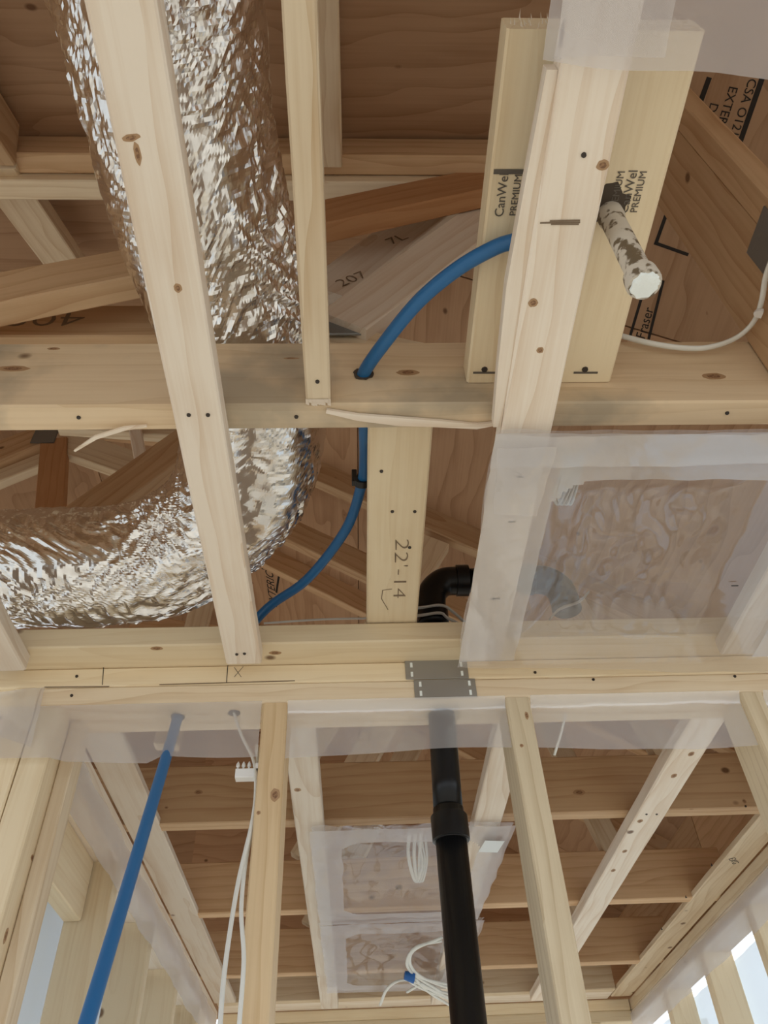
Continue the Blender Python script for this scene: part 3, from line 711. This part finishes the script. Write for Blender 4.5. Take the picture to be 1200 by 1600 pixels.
def cable(name, pts, label, cat='cable', mat='cable', r=.0035, flat=.6, group=None, parent=None):
    o = tube(name, pts, r, mat, parent, n=8, res=6, flat=flat)
    if label: tag(o, label, cat, group)
    return o
rc = cable('white_cable', [at(968, 524, y=.556), at(1010, 535, y=.556), at(1060, 543, y=.556), at(1105, 543, y=.555), at(1150, 528, y=.548), at(1178, 502, x=.518), at(1190, 470, x=.518), at(1197, 430, x=.517), at(1215, 380, x=.516)], 'white cable sagging along the stained chord to the right border', r=.0042)
tp = at(1185, 492, x=.516); ct = lathe('cable_tie', tp, (.3, -.3, 1), [(0, .0035), (0, .0065), (.005, .0065), (.005, .0035)], 'white', None, n=10, jag=.5); tag(ct, 'white staple clip on the cable by the right border', 'clip')
# the comb stacker and two cables on the golden stud
sk = empty('cable_stacker', at(385, 1205, y=1.13)); tag(sk, 'white comb-shaped cable stacker on the side of the golden stud', 'cable clip')
s0, s1 = at(368, 1212, y=1.13), at(402, 1222, y=1.13)
box('bracket', s0.x, s1.x+.004, 1.124, 1.140, at(385, 1217, y=1.13).z, at(385, 1203, y=1.13).z, 'white', sk, ch=.001)
for k in range(4):
    x = s0.x+.002+k*.0085; zt = at(385, 1203, y=1.13).z
    lathe('comb_tooth', (x, 1.132, zt-.001), (0, 0, 1), [(0, .0030), (.006, .0014), (.008, .0030), (.012, .0026), (.016, .0004)], 'white', sk, n=8)
box('foot', s1.x-.004, -.1475, 1.124, 1.140, at(385, 1226, y=1.13).z, at(385, 1195, y=1.13).z, 'white', sk, ch=.001)
cable('hanging_cable', [(hc.x, hc.y, .70), (hc.x, hc.y, .68), at(378, 1150, y=1.135), at(396, 1187, y=1.13), at(400, 1225, y=1.12), at(395, 1280, y=1.115), at(372, 1380, y=1.09), at(353, 1500, y=1.05), at(344, 1600, y=1.02), at(340, 1700, y=1.0)], 'white cable hanging farther left of the golden stud')
cable('hanging_cable', [at(402, 1165, y=1.15), at(403, 1225, y=1.135), at(400, 1270, y=1.125), at(385, 1340, y=1.115), at(377, 1420, y=1.10), at(381, 1500, y=1.09), at(374, 1600, y=1.08), at(370, 1700, y=1.07)], 'white cable hanging close against the golden stud')
cable('hanging_cable', [at(884, 1112, y=1.16), at(878, 1140, y=1.17), at(866, 1180, y=1.20)], 'short white cable end dropping below the plate behind the poly strip', r=.003)
# two grey cables over the plate by the elbow
for k, (a, b_, c_, d_) in enumerate((((652, 950), (690, 946), (712, 958), (735, 970)), ((652, 962), (688, 958), (706, 968), (728, 980)))):
    pts = [at(*q, y=1.118) for q in (a, b_, c_)]; pts[-1].y = 1.12 
    cable('grey_cable', [Vector((.03, 1.125, pts[0].z))]+pts+[Vector((.24+k*.02, 1.122, .80)), Vector((.34+k*.06, 1.121, .80))], ['upper', 'lower'][k]+' of two grey cables passing in front of the black elbow', mat='graycable', group='grey cables by the elbow')
cable('grey_cable', [(.33, 1.121, .812), at(870, 955, y=1.12), at(905, 940, y=1.125), at(920, 925, y=1.13)], 'grey cable curling under the far elbow behind the poly sheet', mat='graycable')
cable('thin_cable', [at(500, 971, y=1.13)+Vector((-.1, 0, -.002)), at(500, 968, y=1.13), at(572, 966, y=1.13)], 'thin white cable lying along the top of the nailer', r=.0025)
# coil behind the big poly sheet
ck = empty('cable_coil', at(890, 740, z=.77)); tag(ck, 'grey cable coil drooping behind the top edge of the big poly sheet', 'cable')
for k in range(4):
    o_ = k*5
    cable('cable_loop', [at(872+o_, 700, z=.80), at(880+o_, 725, z=.775), at(866+o_*1.2, 770, z=.748), at(872+o_*1.3, 788, z=.738), at(885+o_, 765, z=.748), at(898+o_*.6, 735, z=.77), at(905+o_*.3, 705, z=.80)], None, mat='graycable', parent=ck, r=.003)
# hanging loops behind the next room's patches
lc = empty('cable_loops', at(650, 1330, z=.74)); tag(lc, 'white cable loops hanging inside the upper poly window patch', 'cable')
for k in range(3):
    o_ = k*9
    cable('cable_loop', [at(640+o_, 1300, z=.80), at(638+o_, 1335, z=.77), at(645+o_*.6, 1368, z=.75), at(652+o_*.5, 1376, z=.745), at(660+o_*.4, 1345, z=.76), at(650+o_*.8, 1305, z=.80)], None, parent=lc, r=.0045)
lw = empty('wire_bundle', at(660, 1530, z=.72)); tag(lw, 'tangle of white wires with a blue cap below the lower poly window patch', 'cable')
zw = .688
for pts in ([(594, 1570), (605, 1545), (625, 1532), (650, 1535), (690, 1555)], [(640, 1533), (660, 1545), (700, 1560)], [(690, 1470), (650, 1480), (636, 1505), (650, 1525), (690, 1550)], [(690, 1465), (646, 1485), (642, 1510), (665, 1530), (705, 1545)],
            [(636, 1550), (655, 1540), (670, 1545), (700, 1552)], [(645, 1520), (665, 1530), (700, 1538)], [(648, 1528), (670, 1550), (705, 1572)], [(655, 1535), (680, 1548), (705, 1560)]):
    cable('wire', [at(x, y, z=zw) for x, y in pts], None, parent=lw, r=.005, flat=.8)
lathe('wire_connector', at(632, 1524, z=zw-.004), CR+CU*-.2, [(0, .012), (.030, .018), (.032, .010)], 'bluecap', lw, n=10)

# ================================================================== POLY VAPOUR BARRIER
# strip caught between plates and studs, hanging down in front of the room beyond
def strip_z(x): return .590+.006*sin(x*9)
segs = [(-.76, -.148), (-.107, .244), (.285, .631), (.671, 1.2)]
V, F = [], []
for (x0, x1) in segs:
    n = max(4, int((x1-x0)/.02))
    for i in range(n+1):
        x = x0+(x1-x0)*i/n; dz = -.012 if x < -.3 else 0
        for j in range(7):
            t = j/6; z = .680*(1-t)+(strip_z(x)+dz)*t; yy = YP0-.004+.006*noise.noise(Vector((x*8, z*9, 0)))*t - (.012*t if x < -.44 else 0)
            if x > -.147: yy += .010*(t > 0)
            V.append(Vector((x, yy, z)))
    b0 = len(V)-(n+1)*7
    for i in range(n):
        for j in range(6): a = b0+i*7+j; F.append((a, a+1, a+8, a+7))
c0 = V[0].copy(); ps_ = meshobj('poly_strip', [v-c0 for v in V], F, 'poly2', Matrix.Translation(c0), smooth=True)
tag(ps_, 'long milky poly strip caught under the wall plate, hanging between the studs', 'plastic sheet')
# corner flap on the left post
fp = sheet('poly_flap', at(-40, 1085, y=1.098), at(70, 1072, y=1.098), at(50, 1170, y=1.092), at(-60, 1130, y=1.092), 12, 8, 'poly2', .006, 14); tag(fp, 'small poly flap folded over the left corner post', 'plastic sheet')
# top right sheet
tr_ = sheet('poly_sheet', (.160, -.35, .700), (.95, -.35, .690), (.95, .235, .690), (.160, .186, .700), 60, 40, 'poly3', .008, 7, edge=.003, seed=2)
tag(tr_, 'milky poly sheet covering the top right corner below the straps', 'plastic sheet')
sheet('fold', (.170, -.33, .699), (.245, -.33, .699), (.255, .180, .697), (.165, .183, .697), 16, 24, 'poly1', .004, 12, parent=tr_, seed=5)
# big sheet with a window-like clear area
x0, x1, y0, y1 = .167, .720, .577, 1.072
hx0, hx1, hy0, hy1 = (.252-x0)/(x1-x0), (.530-x0)/(x1-x0), (.640-y0)/(y1-y0), (.985-y0)/(y1-y0)
def bul(u, v, p):
    if hx0 < u < hx1 and hy0 < v < hy1:
        a = min((u-hx0)/.12, (hx1-u)/.12, (v-hy0)/.15, (hy1-v)/.15, 1); q = noise.noise(Vector((u*9, v*5, 3)))
        return .022*a*a*(3-2*a)+.016*a*abs(q)+.010*a*abs(noise.noise(Vector((u*22, v*10, 7))))
    return 0
bs = sheet('poly_sheet', (x0, y0, .712), (x1, y0+.004, .712), (.72, y1+.03, .711), (.167, y1-.005, .711), 110, 100, 'poly1', .0015, 10, bulge=bul, seed=1, edge=.003); tag(bs, 'large poly sheet with a clear rounded window, stapled from the chord to the wall plate', 'plastic sheet')
sheet('window_border', (x0+.001, y0+.001, .706), (x1, y0+.005, .706), (x1, y1-.03, .705), (x0+.001, y1-.03, .705), 90, 80, 'poly2', .0015, 14, parent=bs, seed=4,
      hole=lambda u, v: rrect(u, v, hx0, .86, hy0+.03, 1.5, .12, 1.1))
sheet('hem', (x0, y0, .700), (x1, y0, .700), (x1, y0+.045, .699), (x0, y0+.050, .699), 80, 8, 'poly2', .003, 16, parent=bs, seed=8)
sheet('patch', (.172, .590, .694), (.240, .590, .694), (.236, .705, .694), (.180, .700, .694), 14, 18, 'poly1', .002, 16, parent=bs, seed=6)
for px, py in ((813, 745), (800, 815), (776, 935), (1148, 915)):
    p = at(px, py, z=.7075); box('staple', p.x-.005, p.x+.005, p.y-.0006, p.y+.0006, .7065, .7078, 'nail', bs, ch=.0002)
# two patches in the next room
px0, px1 = -.100, .345
def patch(ya, yb, label, seed, extra):
    s = sheet('poly_patch', (px0, ya, .714), (px1, ya, .714), (px1-.02, yb, .713), (px0, yb, .713), 60, 70, 'poly1', .002, 9, seed=seed, edge=.004, bulge=lambda u, v, p: .03*max(0, sin(u*pi)*sin(v*pi))+.010*abs(noise.noise(Vector((u*8, v*6, seed))))); tag(s, label, 'plastic sheet', 'poly window patches in the next room')
    sheet('window_border', (px0, ya, .706), (px1, ya, .706), (px1-.02, yb, .705), (px0, yb, .705), 90, 100, 'poly3', .002, 12, parent=s, seed=seed+3, hole=lambda u, v: rrect(u, v, .15, .86, .12, .88, .10, 1.0))
    return s
pa = patch(1.665, 2.26, 'upper poly patch with a rounded window, nearer the black pipe coupling', 11, 0)
pb = patch(2.27, 2.93, 'lower glossy poly patch with a rounded window, above the wire tangle', 21, 0)
a_ = at(768, 1322, z=.699); lb = board('label', a_-Vector((.022, 0, 0)), a_+Vector((.022, .006, 0)), .062, .0006, 'label', pa, side=(0, 0, 1), ch=.0001)
# poly over the inner faces of the side walls
def wallpoly(name, x, ya, yb, z0, z1, label, mat, seed, amp=.006):
    s = sheet(name, (x, ya, z1), (x, yb, z1), (x, yb, z0), (x, ya, z0), 60, 14, mat, amp, 9, seed=seed, edge=.003); tag(s, label, 'plastic sheet'); return s
wallpoly('poly_curtain', -.497, 1.20, 3.18, .615, .715, 'poly band along the top plates of the left wall, leaving the studs bare', 'poly3', 31)
wallpoly('poly_curtain', 1.002, 1.22, 3.32, .612, .700, 'poly band along the top plates of the right window wall', 'poly3', 41)
ow = wallpoly('poly_curtain', -.625, 1.22, 3.1, -.9, .66, 'wrinkled glossy poly hung on the far side of the left wall', 'poly_w', 51, .02)
ow2 = wallpoly('poly_curtain', 1.112, 1.25, 3.3, -.9, .66, 'poly over the openings of the right window wall, daylight behind it', 'poly_w', 61, .01)

# ================================================================== KNOTS THE PHOTOGRAPH SHOWS
F_, D_ = (0, -1, 0), (0, 0, -1)
for px, py, rx, ry in ((1115, 588, .016, .007), (637, 582, .014, .006), (20, 576, .020, .006), (84, 545, .008, .003), (455, 560, .010, .002)):
    knot(bc, at(px, py, y=.568), F_, rx, ry, seed=px)
for px, py, rx, ry in ((942, 258, .006, .005), (833, 473, .005, .005), (844, 547, .004, .004)):
    knot(s3, at(px, py, z=ZS), D_, rx, ry, seed=px)
OB = {(o.get('label') or '')[:28]: o for o in col.objects}
def find(l): return next(o for o in col.objects if (o.get('label') or '').startswith(l))
s1 = find('wide pale strap'); knot(s1, at(278, 450, z=ZS), D_, .004, .005); knot(s1, at(205, 215, z=ZS), D_, .008, .003, (1, -.2, 0)); knot(s1, at(215, 240, z=ZS), D_, .003, .010)
gs = find('golden stud'); knot(gs, at(430, 1242, y=YP0), F_, .007, .010); knot(gs, at(404, 1270, y=YP0), F_, .003, .003)
ws = find('rough weathered'); knot(ws, at(815, 1165, y=YP0), F_, .003, .003); knot(ws, at(823, 1118, y=YP0), F_, .003, .007)
ip = find('inner corner'); 
for px, py, a, b in ((50, 1340, .005, .004), (72, 1375, .004, .006), (9, 1462, .005, .010), (20, 1494, .006, .008), (78, 1262, .006, .003)):
    knot(ip, at(px, py, x=-.463), (1, 0, 0), a, b, (0, 1, 0), px)
for px, py, a, b in ((1020, 1235, .02, .012), (905, 1238, .02, .010), (1163, 1252, .007, .008), (310, 1238, .014, .008), (260, 1262, .006, .004)):
    knot(TR[0].children[0], at(px, py, y=1.714), F_, a*.7, b*.7, seed=px)
nk = find('strap in the next room at'); knot(nk, at(465, 1234, z=ZS), D_, .007, .008)
kk = find('knotty strap in the next'); 
for px, py in ((1080, 1178), (1053, 1212), (976, 1330), (958, 1360), (1000, 1283)): knot(kk, at(px, py, z=ZS), D_, .006, .009, seed=px)
for px, py in ((245, 1013), (430, 1020), (1135, 1014)): knot(nl_, at(px, py, z=ZB), D_, .010, .005, seed=px)
